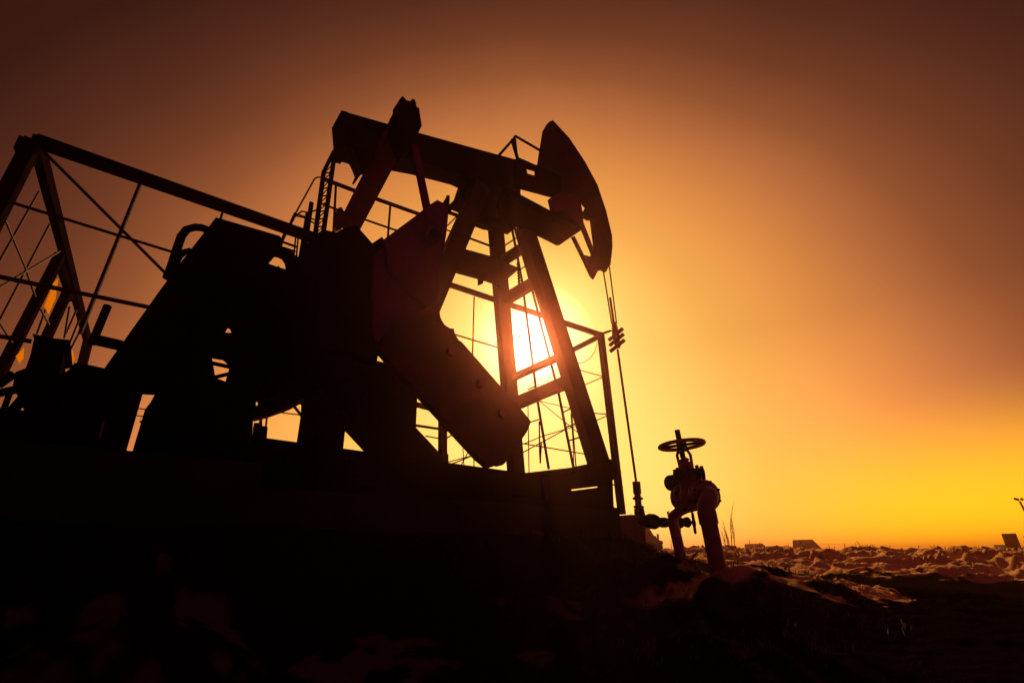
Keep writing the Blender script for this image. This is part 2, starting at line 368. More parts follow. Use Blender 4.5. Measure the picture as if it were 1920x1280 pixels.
# horse head
HS = 5.18
hh = MB(); TH = .11
plate(hh, [(1032, 226.5), (1050, 243), (1064, 261), (1080, 283), (1094, 306), (1106, 327), (1117, 349), (1126, 372), (1133, 397), (1137, 409), (1108, 408.5), (1095, 400), (1104, 385), (1092, 372), (1060, 374), (1040, 345), (1012, 318), (1016, 290), (1024, 240)], HS, TH)
plate(hh, [(1137, 409.5), (1140, 420), (1144, 443), (1145, 466), (1142, 498), (1137, 509), (1129, 505), (1119, 508), (1118, 484), (1116, 462), (1113, 440), (1109, 409.2)], HS, .05)
hob = hh.build('horse_head', M_ST, pj)
m = MB(); plate(m, [(1113.5, 523), (1121, 508), (1121, 484), (1116, 462), (1108, 481), (1096, 478), (1098, 496), (1108, 517)], HS+.005, .035); m.build('head_tip', M_VEIL, hob)
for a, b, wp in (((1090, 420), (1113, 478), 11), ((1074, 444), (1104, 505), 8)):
    m = MB(); p, q = P(*a, HS+.08), P(*b, HS+.08); m.bar(p, q, wm(wp, p), .04, up=Nn); m.build('head_strut', M_VEIL, hob)
# arc track bars on the head edge
arcp = [(1033, 228), (1064, 261), (1094, 306), (1117, 349), (1133, 397), (1144, 443), (1144.5, 466), (1141, 498)]
m = MB()
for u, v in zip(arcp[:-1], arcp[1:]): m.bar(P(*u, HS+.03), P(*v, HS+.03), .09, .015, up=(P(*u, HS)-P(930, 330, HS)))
m.build('arc_track', M_VEIL, hob)
# saddle handrail on top
m = MB()
for a, b in (((935, 292), (967, 256)), ((965, 256), (970, 302)), ((966, 255), (1014, 283)), ((973, 298), (1007, 313)), ((975, 301), (995, 309))):
    m.tube([P(*a, 5.1), P(*b, 5.1)], .022, 6)
m.tube([P(960, 262, 5.12), P(972, 303, 5.12)], .03, 6)
m.build('handrail', M_ST2, pj)
m = MB(); plate(m, [(965, 298), (985, 303), (1012, 312), (1050, 330), (1055, 374), (1028, 367), (980, 354), (965, 350)], 5.08, .03, [[(987, 315), (1004, 320), (1004, 330), (989, 325.5)]]); m.build('gusset', M_ST2, pj)
# tail bearing & equalizer slung under the beam, pitmans, cranks
m = MB(); plate(m, [(742, 215), (745, 202), (751, 198), (751, 184), (755, 180), (760, 185), (762, 188), (770, 190), (772, 186), (777, 186), (780, 192), (781, 200), (786, 203), (788, 218), (791, 236), (784, 250), (776, 268), (762, 284), (745, 250)], 4.3, .22); m.build('tail_bearing', M_ST2, pj)
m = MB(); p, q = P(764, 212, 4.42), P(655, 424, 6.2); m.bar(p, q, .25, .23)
m.build('equalizer', M_VEIL, pj)
m = MB(); plate(m, [(632, 402), (634, 390), (640, 388), (648, 400), (640, 430), (628, 434)], 6.1, .12); m.build('pitman_pin_block', M_VEIL, pj)
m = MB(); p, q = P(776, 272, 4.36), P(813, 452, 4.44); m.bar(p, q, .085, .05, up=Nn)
m.cyl(P(815, 441, 4.40), Nn, .10, .12); m.build('pitman', M_VEIL, pj)
m = MB(); p, q = P(660, 420, 6.1), P(672, 520, 6.05); m.bar(p, q, .13, .11, up=Nn); m.build('pitman', M_VEIL, pj)
m = MB(); m.cyl(P(815, 441, 4.30), Nn, .07, .06); m.build('crank_pin', M_ST2, pj)
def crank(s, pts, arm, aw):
    m = MB(); plate(m, pts, s, .07); o = m.build('crank', M_VEIL, pj); return o
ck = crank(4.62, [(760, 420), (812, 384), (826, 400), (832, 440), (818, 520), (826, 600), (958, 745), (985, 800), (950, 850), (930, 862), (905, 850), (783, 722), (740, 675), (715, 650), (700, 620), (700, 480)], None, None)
m = MB(); plate(m, [(722, 447), (783, 402), (800, 387), (820, 375), (837, 383), (841, 397), (837, 439), (830, 480), (822, 511), (826, 560), (800, 575), (760, 540), (728, 500)], 4.54, .075); m.build('counterweight', M_VEIL, ck)
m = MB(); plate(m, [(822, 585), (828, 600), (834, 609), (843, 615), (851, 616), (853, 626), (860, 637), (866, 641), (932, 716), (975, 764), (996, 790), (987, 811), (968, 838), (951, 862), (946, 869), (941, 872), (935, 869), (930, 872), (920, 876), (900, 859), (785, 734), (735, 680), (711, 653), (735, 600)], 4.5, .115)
m.build('counterweight', M_VEIL2, ck)
for a in ((845, 660), (900, 720), (940, 775)): m = MB(); m.cyl(P(*a, 4.49), Nn, .05, .06, 8); m.build('bolt', M_VEIL, ck)
m = MB(); plate(m, [(560, 700), (625, 640), (720, 740), (779, 800), (840, 868), (820, 910), (760, 910), (740, 898), (648, 798), (600, 750)], 5.80, .12); o = m.build('crank', M_ST2, pj)
m = MB(); plate(m, [(660, 690), (722, 740), (779, 800), (823, 847), (840, 890), (760, 905), (690, 843), (652, 802)], 5.70, .08); m.build('counterweight', M_ST2, o)
# gearbox body (thick) and its stand
m = MB(); plate(m, [(566, 490), (584, 446), (605, 430), (632, 436), (640, 430), (668, 422), (698, 456), (707, 450), (716, 444), (722, 451), (760, 470), (780, 520), (775, 600), (735, 640), (711, 653), (707, 676), (660, 660), (590, 650), (575, 600)], 4.8, .22)
m.prism(poly([(610, 450), (700, 470), (750, 520), (740, 600), (700, 640), (620, 640), (600, 560)], 4.98), Nn*.75)
gb = m.build('gearbox', M_ST2, pj)
m = MB(); m.cyl(P(770, 545, 5.0), Nn, .22, .5); m.build('crank_shaft', M_ST2, gb)
m = MB(); plate(m, [(575, 580), (568, 740), (567, 774), (558, 835), (643, 846), (648, 800), (652, 720), (690, 640), (640, 560)], 4.95, .05); m.build('gearbox_stand', M_ST2, pj)
m = MB(); plate(m, [(648, 640), (707, 640), (704, 655), (701, 664), (707, 676), (733, 682), (770, 690), (783, 716), (783, 733), (780, 799), (776, 905), (695, 905), (688, 842), (648, 798)], 4.98, .05); m.build('gearbox_stand', M_ST2, pj)
# belt guard
m = MB()
outer = [(405, 407.5), (462, 424), (524, 442), (529, 447), (527, 456), (527, 462), (548, 471), (553, 478), (572, 487), (584, 446), (600, 520), (600, 600), (575, 700), (566, 748), (563, 742), (560, 750), (555, 754), (540, 762), (524, 768), (498, 776), (475, 782), (470, 880), (240, 880), (247, 850), (272, 767), (282, 754), (291, 738), (268, 737), (240, 716), (195, 691), (297, 548), (330, 503), (345, 488)]
holes = [[(503, 494), (516, 478.6), (524, 480), (531, 484), (536, 492), (538, 505), (526, 502), (522, 498), (520, 500)],
         [(422, 623), (429, 612), (433, 615), (437, 624)],
         [(397, 669), (420, 673), (430, 682), (431, 690), (424, 714), (418, 730), (402, 745), (386, 742), (396, 722), (403, 703), (401, 690)],
         [(480, 755), (483, 750), (486, 755), (480, 761)]]
plate(m, outer, 4.75, .04, holes)
for a, b in (((395, 680), (432, 688)), ((395, 709), (432, 700)), ((385, 727), (420, 733))): m.bar(P(*a, 4.77), P(*b, 4.77), .02, .03)
bgd = m.build('belt_guard', M_ST2, pj)
m = MB(); plate(m, [(405, 407.5), (524, 442), (500, 480), (440, 590), (400, 650), (330, 725), (262, 722), (195, 691), (297, 548), (330, 503)], 4.62, .13); m.build('guard_cover', M_ST2, bgd)
m = MB()
m.tube([P(540, 758, 5.2), P(556, 752, 5.2)], .02, 6)
arc = [(475, 785), (498, 779), (524, 770), (540, 764), (555, 756), (566, 747)]
m.tube([P(*a, 4.9) for a in arc], .025, 6); m.build('brake_band', M_PIPE, pj)
# handles on the guard
m = MB()
m.tube([P(*a, 4.7) for a in ((313, 522), (322, 498), (332, 466), (340, 443), (350, 430), (366, 426), (378, 427), (392, 432))], .035, 8)
m.tube([P(*a, 4.85) for a in ((322, 515), (330, 492), (336, 480), (345, 473), (358, 470))], .03, 8)
m.build('guard_handle', M_ST2, bgd, True)
# motor
m = MB(); mc = P(372, 792, 4.85); m.cyl(mc, Nn, .30, .6, 36)
for k in range(10): m.cyl(mc+Nn*(-.25+k*.055), Nn, .325, .012, 36)
m.prism(poly([(300, 850), (440, 850), (430, 820), (310, 815)], 4.6), Nn*.5)
mo = m.build('electric_motor', M_ST2, pj, True)
m = MB(); plate(m, [(290, 753), (300, 752), (303, 762), (284, 764)], 4.72, .1); m.build('terminal_box', M_ST2, mo)
# service deck behind the gearbox with hand rail and ladder
dk = thing('service_ladder', M3(1.2, 5.6, .9), 'steel ladder with tall hooked stiles at the rear of the gearbox deck', 'ladder')
m = MB(); m.bar(P(590, 448, 5.7), P(607, 322, 5.7), .05, .05); m.bar(P(607, 322, 5.7), P(626, 284, 5.7), .05, .05); m.build('stile', M_ST2, dk)
m = MB(); m.bar(P(605, 446, 5.7), P(628, 284, 5.7), .05, .05); m.build('stile', M_ST2, dk)
m = MB()
for k in range(9):
    f = k/8; a = P(591+17*f, 440-115*f, 5.7); b = P(606+17*f, 438-115*f, 5.7); m.tube([a, b], .011, 6)
    m.tube([a, P(606+17*f, 424-115*f, 5.7)], .007, 5)
m.build('rung', M_ST2, dk)
for a, b, wd in (((561, 500), (577, 400), .032), ((569, 482), (584, 380), .04)):
    m = MB(); m.bar(P(*a, 5.75), P(*b, 5.75), wd, .05); m.build('stile', M_ST2, dk)
m = MB()
for pts in ([(526, 462), (530, 444), (590, 335), (596, 332), (612, 335)], [(527, 458), (553, 406), (566, 396), (580, 399), (595, 393)], [(526, 466), (534, 440), (552, 400), (590, 412)], [(552, 404), (570, 408), (592, 420)], [(555, 440), (551, 480)], [(560, 436), (556, 480)]):
    m.tube([P(*a, 5.75) for a in pts], .011, 6)
for a, b in (((528, 453), (556, 463)), ((526, 463), (554, 472))): m.bar(P(*a, 5.75), P(*b, 5.75), .025, .02)
m.build('safety_cage', M_WIRE, dk)
rl = thing('deck_railing', M3(1.8, 6.0, 3), 'thin tubular hand rail running behind the gearbox', 'railing')
m = MB(); m.tube([P(605, 335, 6.0), P(700, 371, 6.0), P(790, 403, 6.0), P(842, 404, 6.0)][:3], .03, 8); m.build('top_rail', M_ST2, rl)
m = MB(); m.tube([P(605, 383, 6.0), P(665, 405, 6.0), P(760, 438, 6.0)], .017, 6); m.build('middle_rail', M_WIRE, rl)
for x, y0, y1 in ((732, 383, 440), (729, 383, 383), (630, 345, 434)):
    if y0 == y1: continue
    m = MB(); m.tube([P(x, y0, 6.0), P(x-5, y1+8, 6.0)], .018, 6); m.build('rail_post', M_WIRE, rl)
# rear stair rails behind rear leg
sr = thing('stair_railing', M3(3.2, 5.9, 3.5), 'short stair railing with uprights behind the rear leg', 'railing')
m = MB()
for a, b, r in (((832, 402), (890, 343), .045), ((830, 388), (840, 370), .03), ((840, 368), (839, 398), .03), ((865, 370), (864, 404), .028), ((838, 397), (866, 407), .03)):
    m.tube([P(*a, 5.75), P(*b, 5.75)], r, 8)
m.build('stair_rail', M_ST2, sr)
m = MB()
for a, b, r in (((832, 430), (862, 400), .010), ((830, 428), (862, 441), .012)): m.tube([P(*a, 5.75), P(*b, 5.75)], r, 6)
m.build('stair_brace', M_WIRE, sr)

# ---------------- rod string
bx = thing('polished_rod', M3(6.5, 5.26, .6), 'polished steel rod hanging by two cables from the raised head down to the well', 'pump rod')
m = MB(); m.tube([P(1131, 506, 5.2), P(1147, 606, 5.22)], .013, 6); m.build('bridle_cable', M_WIRE, bx)
m = MB(); m.tube([P(1142, 496, 5.24), P(1156, 606, 5.26)], .013, 6); m.build('bridle_cable', M_WIRE, bx)
m = MB(); m.tube([P(1158, 655, 5.26), P(1193, 905, 5.3)], .021, 8); m.build('rod', M_ST, bx, True)
m = MB(); m.tube([P(1144, 558, 5.24), P(1151, 606, 5.24)], .021, 8); m.build('rod_end', M_ST2, bx, True)
m = MB(); rd = (P(1193, 905, 5.3)-P(1155, 640, 5.26)).normalized()
m.tube([P(1151, 605, 5.25), P(1154, 628, 5.25), P(1159, 652, 5.25)], [.045, .07, .045], 12)
ld = (P(1168, 622, 4.6)-P(1142, 640, 5.0)).normalized(); ld = (-Nn+Z*.3).normalized()
for k, (cx, cy) in enumerate(((1154.5, 627), (1156, 637), (1157.5, 648))):
    c = P(cx, cy, 5.25); m.tube([c-ld*.17, c+ld*.17], .035, 8)
m.build('rod_clamp', M_PIPE, bx, True)

# ---------------- wellhead
wh = thing('wellhead', M3(6.6, 5.3, .3), 'low round concrete well cellar with a stuffing box and side pipe on it', 'wellhead')
wp = P(1176, 1000, 5.3)
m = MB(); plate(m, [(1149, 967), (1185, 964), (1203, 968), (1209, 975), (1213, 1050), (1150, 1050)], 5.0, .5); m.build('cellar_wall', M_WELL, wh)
m = MB(); pts = [(1194, 903), (1195.5, 925), (1198, 945), (1200, 955), (1203, 985)]
m.tube([P(1193, 903, 5.3), P(1195, 925, 5.3)], .062, 14); m.tube([P(1195, 925, 5.3), P(1198, 955, 5.3)], .05, 14)
m.tube([P(1198, 953, 5.3), P(1200, 968, 5.3), P(1203, 990, 5.3)], [.075, .085, .075], 14)
for y in (934, 950): m.tube([P(1188+(y-934)*.1, y, 5.3), P(1204+(y-934)*.1, y, 5.3)], .022, 8)
m.build('stuffing_box', M_ST2, wh, True)
fpth = [(1206, 973, 5.3), (1222, 976, 5.22)]
m = MB()
m.tube([PR(1204, 977, 7.6), PR(1250, 979, 6.2)], [.06, .05], 12); m.tube([PR(1217, 976.5, 6.5), PR(1228, 977.5, 6.4)], .085, 8)
m.tube([PR(1252, 979, 6.2), PR(1275, 979, 6.0), PR(1277, 979, 6.0)], [.045, .06, .05], 12)
m.tube([PR(1240, 979, 6.3), PR(1248, 979, 6.25)], .055, 12)
m.tube([PR(1277, 979, 6.0), PR(1289, 978.5, 5.92)], [.035, .055], 12); m.tube([PR(1256, 958, 6.1), PR(1262, 985, 6.1)], .035, 10)
m.tube([PR(1271, 983, 6.0), PR(1275, 996, 6.0)], [.025, .012], 8)
m.build('flow_pipe', M_ST2, wh, True)
m = MB(); m.tube([PR(1288, 979, 5.92), PR(1299, 979.5, 5.85)], .012, 8); m.build('valve_stem', M_ST2, wh)
m = MB(); WA = Vector((.95, -.30, 0)); c = PR(1301, 980, 5.85); ax = (PR(1301, 980, 5.85)-PR(1270, 979, 6.02)).normalized(); m.ring(c, WA, .095, .014); m.bar(c-Z*.09, c+Z*.09, .02); m.cyl(c, WA, .025, .04)
m.build('small_handwheel', M_ST2, wh, True)

# ---------------- gate valve with pipes
RV = 4.8
gv = thing('gate_valve', PR(1345, 1068, RV), 'reddish gate valve on a thick riser pipe with a spoked handwheel on top', 'valve')
st0, st1 = PR(1269.5, 806, RV), PR(1290, 905, RV); sd = (st0-st1).normalized()
m = MB(); m.tube([st0, PR(1286, 882, RV)], .024, 10); m.build('stem', M_ST2, gv, True)
hc = PR(1278, 834, RV); m = MB(); m.ring(hc, sd, .195, .0175, 48, 10)
u = sd.orthogonal().normalized(); v = sd.cross(u)
hw = m.build('handwheel', M_PIPE, gv, True)
m = MB()
for k in range(4): a = math.radians(25+90*k); m.tube([hc, hc+(u*math.cos(a)+v*math.sin(a))*.19], .014, 8)
m.tube([hc-sd*.055, hc+sd*.03], .045, 14); m.build('hub', M_ST2, hw, True)
m = MB()
for sg in (-1, 1):
    sidev = (cR - sd*cR.dot(sd)).normalized()*sg
    c0 = hc-sd*.04
    m.tube([c0+sidev*.035, c0-sd*.05+sidev*.06, c0-sd*.17+sidev*.055, c0-sd*.215+sidev*.02], .014, 8)
m.tube([PR(1281.5, 857, RV), PR(1282.5, 861, RV), PR(1283.5, 867, RV)], [.02, .045, .035], 10)
m.tube([PR(1284, 866, RV), PR(1287, 884, RV)], [.045, .085], 14)
m.build('yoke', M_PIPE, gv, True)
fc = PR(1292, 889, RV); m = MB(); m.cyl(fc, sd, .135, .055, 30); m.build('bonnet_flange', M_ST2, gv)
m = MB(); m.bolts(fc, sd, .115, 8, .016, .115); m.build('flange_bolt', M_ST2, gv)
m = MB(); m.tube([PR(1293, 893, RV), PR(1296, 915, RV), PR(1299, 938, RV)], [.10, .095, .11], 24); m.ball(PR(1299, 932, RV), .115)
m.build('valve_body', M_PIPE, gv, True)
# flow axis: toward the camera and a little right
fx = (PR(1318, 932, RV-.5)-PR(1300, 934, RV)).normalized()
fx = Vector((.16, -.97, -.05)).normalized()
bc = PR(1302, 931, RV)
for sg in (1, -1):
    m = MB(); m.cyl(bc+fx*.14*sg, fx, .126, .028, 36); m.cyl(bc+fx*.165*sg, fx, .09, .03, 36); m.cyl(bc+fx*.19*sg, fx, .126, .028, 36); m.build('pipe_flange', M_PIPE, gv)
m = MB(); m.bolts(bc+fx*.165, fx, .115, 8, .011, .12); m.build('flange_bolt', M_ST2, gv)
m = MB(); m.bolts(bc-fx*.165, fx, .11, 8, .011, .12); m.build('flange_bolt', M_ST2, gv)
e0 = PR(1323, 950, RV-.33); base_p = PR(1348, 1072, RV-.33)
m = MB(); dn = (base_p-e0).normalized()
s0 = bc+fx*.2; cpt = s0+fx*.12
path = []
for k in range(7):
    t_ = k/6; path.append(s0*(1-t_)**2+(cpt+Z*.02)*2*t_*(1-t_)+e0*t_*t_)
m.tube(path+[e0+dn*.06], .069, 20); m.tube([e0+dn*.03, e0+dn*.13], .073, 20); m.tube([e0+dn*.05, base_p+dn*.25], .064, 20)
m.build('riser_pipe', M_PIPE, gv, True)
s0 = bc-fx*.2; q = [PR(1290, 950, RV+.25), PR(1276, 956, RV+.35), PR(1263, 966, RV+.45), PR(1262, 980, RV+.5), PR(1267, 1000, RV+.5), PR(1276, 1040, RV+.5), PR(1280, 1060, RV+.5)]
m = MB(); m.tube([s0]+q, [.055]+[.05]*7, 16); m.build('outlet_pipe', M_PIPE, gv, True)
gc = PR(1260.5, 905, RV+.22); m = MB(); m.cyl(gc, Vector((.35, -1, -.1)), .073, .05, 24); m.ball(gc, .06); m.tube([gc, PR(1271, 925, RV+.2), PR(1280, 945, RV+.1)], .022, 8); m.tube([PR(1266, 882, RV+.1), PR(1268, 888, RV+.1)], .02, 8)
m.build('pressure_gauge', M_ST2, gv, True)

# ---------------- guard frame round the well side (post, rails, wires)
def line_thing(root, items, name, matl):
    for it in items:
        a, sa, b, sb, r = it; m = MB(); m.tube([P(*a, sa), P(*b, sb)], r, 6); m.build(name, matl, root)
gf = thing('front_guard_frame', P(1168, 963, 4.9), 'tall square steel guard post with rails beside the front leg', 'guard frame')
m = MB(); m.bar(P(1126, 624, 5.0), P(1166, 964, 5.0), .085, .085); m.build('post', M_ST, gf)
m = MB(); m.bar(P(1127, 628, 5.0), P(926, 560, 5.85), .07, .07) if False else m.bar(P(1127, 628, 5.02), P(835, 531, 6.2), .06, .075); m.build('top_rail', M_ST, gf)
m = MB(); m.bar(P(1123, 631, 5.02), P(1060, 663, 5.5), .05, .07); m.build('side_rail', M_ST, gf)
m = MB(); m.tube([P(1127, 626, 5.0), P(1145, 620, 5.05)], .02, 6); m.build('side_rail', M_ST2, gf)
for a, b, w_ in (((1168, 958), (1148, 954), .05), ((1152, 875), (1142, 862), .04), ((1157, 908), (1143, 909), .018)):
    m = MB(); m.bar(P(*a, 5.0), P(*b, 5.0), w_, w_); m.build('foot_rail', M_ST2, gf)
line_thing(gf, [((1075, 690), 5.3, (1132, 706), 5.02, .009), ((1097, 721), 5.3, (1132, 706), 5.02, .009), ((1105, 774), 5.3, (1139, 776), 5.02, .009), ((1118, 788), 5.3, (1139, 779), 5.02, .009),
    ((1060, 672), 5.3, (1085, 681), 5.2, .006)], 'wire', M_WIRE)
m = MB(); m.tube([P(*a, 5.1) for a in ((1120, 642), (1115, 660), (1106, 672), (1093, 680), (1082, 680))], .006, 5); m.build('wire', M_WIRE, gf)
# fence of welded bars behind the A frame
rf = thing('welded_bar_fence', P(970, 880, 6.6), 'fence of thin welded steel bars seen between the front legs', 'fence')
SF = 6.6
line_thing(rf, [((990, 760), SF, (992, 888), SF, .010), ((1010, 750), SF, (1091, 817), SF, .009), ((1010, 751), SF, (1073, 766), SF, .009), ((978, 765), SF, (1009, 752), SF, .009), ((1009, 750), SF, (1062, 731), SF, .009),
    ((980, 831), SF, (1104, 852), SF, .011), ((980, 848), SF, (1060, 805), SF, .010), ((1018, 817), SF, (1092, 795), SF, .009), ((982, 832), SF, (1020, 816), SF, .009),
    ((853, 627), SF, (936, 652), SF, .016), ((889, 556), SF, (885, 700), SF, .014), ((885, 700), SF, (889, 880), SF, .010), ((996, 791), SF, (1010, 786), SF, .012)], 'bar', M_WIRE)
line_thing(rf, [((780, 758), SF, (826, 770), SF, .045), ((778, 797), SF, (900, 815), SF, .020), ((798, 817), SF, (826, 822), SF, .010), ((836, 807), SF, (862, 812), SF, .012), ((830, 826), SF, (858, 808), SF, .012), ((838, 873), SF, (888, 853), SF, .010),
    ((868, 840), SF, (870, 875), SF, .008), ((860, 880), SF, (884, 836), SF, .009), ((910, 862), SF, (912, 880), SF, .008), ((832, 868), SF, (930, 842), SF, .008), ((888, 853), SF, (905, 848), SF, .008)], 'bar', M_WIRE)
m = MB(); m.bar(P(830, 765, 6.5), P(830, 880, 6.5), .10, .1); m.bar(P(829, 852, 6.45), P(829, 872, 6.45), .16, .12); m.build('post', M_ST2, rf)
line_thing(rf, [((645, 800), SF, (690, 846), SF, .012), ((475, 742), SF, (566, 756), SF, .02), ((500, 770), SF, (566, 778), SF, .008), ((548, 757), SF, (568, 782), SF, .02), ((489, 770), SF, (489, 810), SF, .02), ((502, 770), SF, (498, 803), SF, .012),
    ((262, 790), SF, (285, 790), SF, .012), ((255, 765), SF, (290, 769), SF, .006), ((250, 778), SF, (290, 783), SF, .006)], 'bar', M_WIRE)
m = MB(); plate(m, [(478, 822), (480, 795), (502, 800), (500, 826)], 5.2, .12); m.bar(P(479, 815, 5.2), P(481, 793, 5.2), .04, .04)
tag(m.build('junction_box', M_ST2), 'small dark junction box on the skid below the brake drum', 'box')

# tall ladder between the front legs
tl = thing('access_ladder', P(1000, 880, 6.0), 'narrow steel access ladder rising between the front legs of the pump', 'ladder')
SL = 5.75
def lad(y): return 960+.158*(y-423), 0
m = MB(); m.tube([P(959, 423, 5.35), P(979, 527, 5.5), P(1008, 752, 5.75), P(1029, 879, 5.9)], .021, 6); m.build('stile', M_WIRE, tl)
m = MB(); m.tube([P(963, 420, 5.15), P(988, 505, 5.2), P(1047, 735, 5.4), P(1076, 880, 5.55)], .021, 6); m.build('stile', M_WIRE, tl)
for pts, r_ in (((( 1064, 732), (1072, 775), (1080, 875)), .011), (((1070, 775), (1074, 820), (1076, 876)), .008), (((970, 595), (974, 640), (976, 610)), .008), (((1011, 790), (1012, 850), (1013, 868), (1015, 830)), .012), (((952, 546), (955, 560), (960, 566)), .006)):
    m = MB(); m.tube([P(*a, 5.7) for a in pts], r_, 6); m.build('hanging_cable', M_WIRE, tl)
for a, b in (((943, 435), (962, 421)), ((944, 462), (968, 446)), ((976, 505), (992, 494)), ((1055, 773), (1074, 764)), ((1066, 826), (1092, 818)), ((1063, 800), (1080, 794)), ((982, 700), (1012, 690)), ((1043, 722), (1060, 716)), ((990, 730), (1003, 724))):
    m = MB(); m.tube([P(*a, 5.6), P(*b, 5.4)], .013, 6); m.build('rung', M_WIRE, tl)
m = MB()
for k in range(26):
    f = k/25; m.ball(P(971+3*f+1.5*math.sin(k*2.1), 497-5+45*f, 5.45), .017)
m.build('hanging_chain', M_ST2, tl)

# ---------------- left guard frame (cage) around the motor end
lg = thing('guard_frame', P(-40, 770, 5.6), 'open steel guard frame with a long sloping-looking top rail at the motor end', 'guard frame')
SG = 5.6
corner = P(68, 264, SG)
m = MB(); m.bar(corner, P(585, 445, SG), .095, .11); m.build('top_rail', M_FR, lg)
farc = PZ(163, 632, corner.z)
m = MB(); m.bar(corner, farc, .08, .14); m.build('side_rail', M_FR, lg)
hdir = Vector((farc.x-corner.x, farc.y-corner.y, 0)).normalized(); hn = Vector((-hdir.y, hdir.x, 0))
def PV(x, y):                      # picture point on the vertical plane of the side panel
    d = ray(x, y); return d*(corner.dot(hn)/d.dot(hn))
def vpost(a, b, w, nm='post', matl=M_FR):
    m = MB(); m.bar(PV(*a), PV(*b), w*.8, w, up=hdir); return m.build(nm, matl, lg)
def wfix(a, b, wpx): p = (PV(*a)+PV(*b))/2; return wm(wpx, p)
vpost((62, 268), (-140, 660), wfix((62, 268), (-140, 660), 30))
vpost((112, 480), (-8, 715), wfix((112, 480), (-8, 715), 19))
vpost((130, 540), (84, 640), wfix((130, 540), (84, 640), 17))
vpost((150, 700), (166, 636), wfix((145, 700), (166, 636), 17))
m = MB(); m.prism([PV(x, y) for x, y in ((62, 262), (78, 300), (62, 312), (52, 285))], Vector((hn.x, hn.y, 0))*.1); m.build('corner_gusset', M_FR, lg)
m = MB(); m.tube([PV(110, 490), PV(133, 560)], .05, 8); m.build('brace', M_FR, lg)
for a, b in (((73, 359), (0, 487)), ((93, 420), (-4, 606)), ((8, 408), (48, 503)), ((48, 503), (66, 556)), ((112, 471), (-4, 540)), ((-4, 600), (24, 644)), ((77, 581), (92, 608)), ((146, 575), (120, 633)), ((130, 575), (121, 630)), ((154, 613), (106, 705)), ((86, 578), (69, 626)), ((150, 595), (128, 650))):
    m = MB(); pa, pb = PV(*a), PV(*b); m.tube([pa, pb], wm(1.7, (pa+pb)/2), 6); m.build('bracing_rod', M_WIRE, lg)
for a, b, r in (((23, 380), (335, 476), .016), ((-10, 517), (285, 577), .022), ((80, 282), (316, 518), .016), ((264, 342), (150, 625), .018), ((-8, 629), (60, 640), .02), ((418, 396), (414, 410), .014)):
    m = MB(); m.tube([P(*a, SG), P(*b, SG)], r, 6); m.build('tie_rod', M_WIRE, lg)
m = MB(); m.tube([P(202, 573, 5.0), P(172, 645, 5.0)], .03, 8)
m.bar(P(175, 636, 5.0), P(228, 648, 5.0), .07, .07); tag(m.build('stub_post', M_FR), 'short upright pipe stub between the guard frame and belt guard', 'post')
# bright sheets caught in the frame
m = MB(); m.prism([P(*a, 6.4) for a in ((110, 520), (104, 560), (91, 590), (82, 574), (100, 530))], Nn*.004); m.build('sheet', M_CLOTH, lg)
m = MB(); m.prism([P(*a, 6.4) for a in ((45, 650), (44, 672), (36, 682), (29, 668))], Nn*.004); m.build('sheet', M_CLOTH, lg)
m = MB(); m.prism([P(*a, 6.4) for a in ((136, 655), (140, 672), (133, 688), (118, 698), (126, 665))], Nn*.004); m.build('sheet', M_CLOTH, lg)
# equipment at the motor end
tr = thing('transformer_tank', P(85, 770, 4.9), 'squat transformer tank with a wide rim standing at the left end of the base', 'transformer')
m = MB(); plate(m, [(64, 633), (123, 645), (110, 705), (112, 735), (109, 748), (99, 756), (104, 762), (58, 752), (32, 739), (24, 722), (29, 697), (48, 690), (57, 665)], 4.7, .42); m.build('tank', M_ST2, tr)
m = MB(); plate(m, [(61, 625), (92, 633), (131, 637), (133, 650), (123, 655), (65, 641)], 4.66, .5); m.build('rim', M_ST2, tr)
for a, b in (((45, 745), (20, 774)), ((66, 755), (64, 778)), ((82, 758), (81, 776)), ((98, 758), (100, 776)), ((55, 757), (54, 772))):
    m = MB(); m.bar(P(*a, 4.75), P(*b, 4.75), .08 if a[0] == 45 else .04, .05); m.build('foot', M_ST2, tr)
m = MB(); m.tube([P(26, 700, 4.8), P(10, 712, 4.8), P(-4, 722, 4.8)], .03, 8); m.tube([P(30, 730, 4.8), P(-4, 737, 4.8)], .03, 8); m.tube([P(20, 732, 4.8), P(8, 765, 4.8)], .018, 8); m.build('conduit', M_ST2, tr, True)
cb = MB(); plate(cb, [(108, 705), (128, 694), (140, 680), (160, 682), (195, 690), (235, 712), (268, 737), (235, 852), (96, 852), (100, 775), (110, 748)], 4.5, .12)
plate(cb, [(112, 712), (190, 700), (262, 742), (235, 852), (98, 852)], 4.63, .3)
cbo = thing('control_cabinet', P(170, 850, 4.5), 'dark control cabinet at the foot of the belt guard', 'cabinet'); cb.build('cabinet_body', M_ST2, cbo)
m = MB(); plate(m, [(185, 820), (193, 790), (196, 792), (188, 822)], 4.47, .02); m.build('door_handle', M_PIPE, cbo)
m = MB(); m.prism(poly([(-160, 748), (0, 764), (108, 777), (104, 860), (-160, 860)], 4.5), Nn*.9); tag(m.build('low_platform', M_ST2), 'low dark platform carrying the transformer at the far left', 'platform')

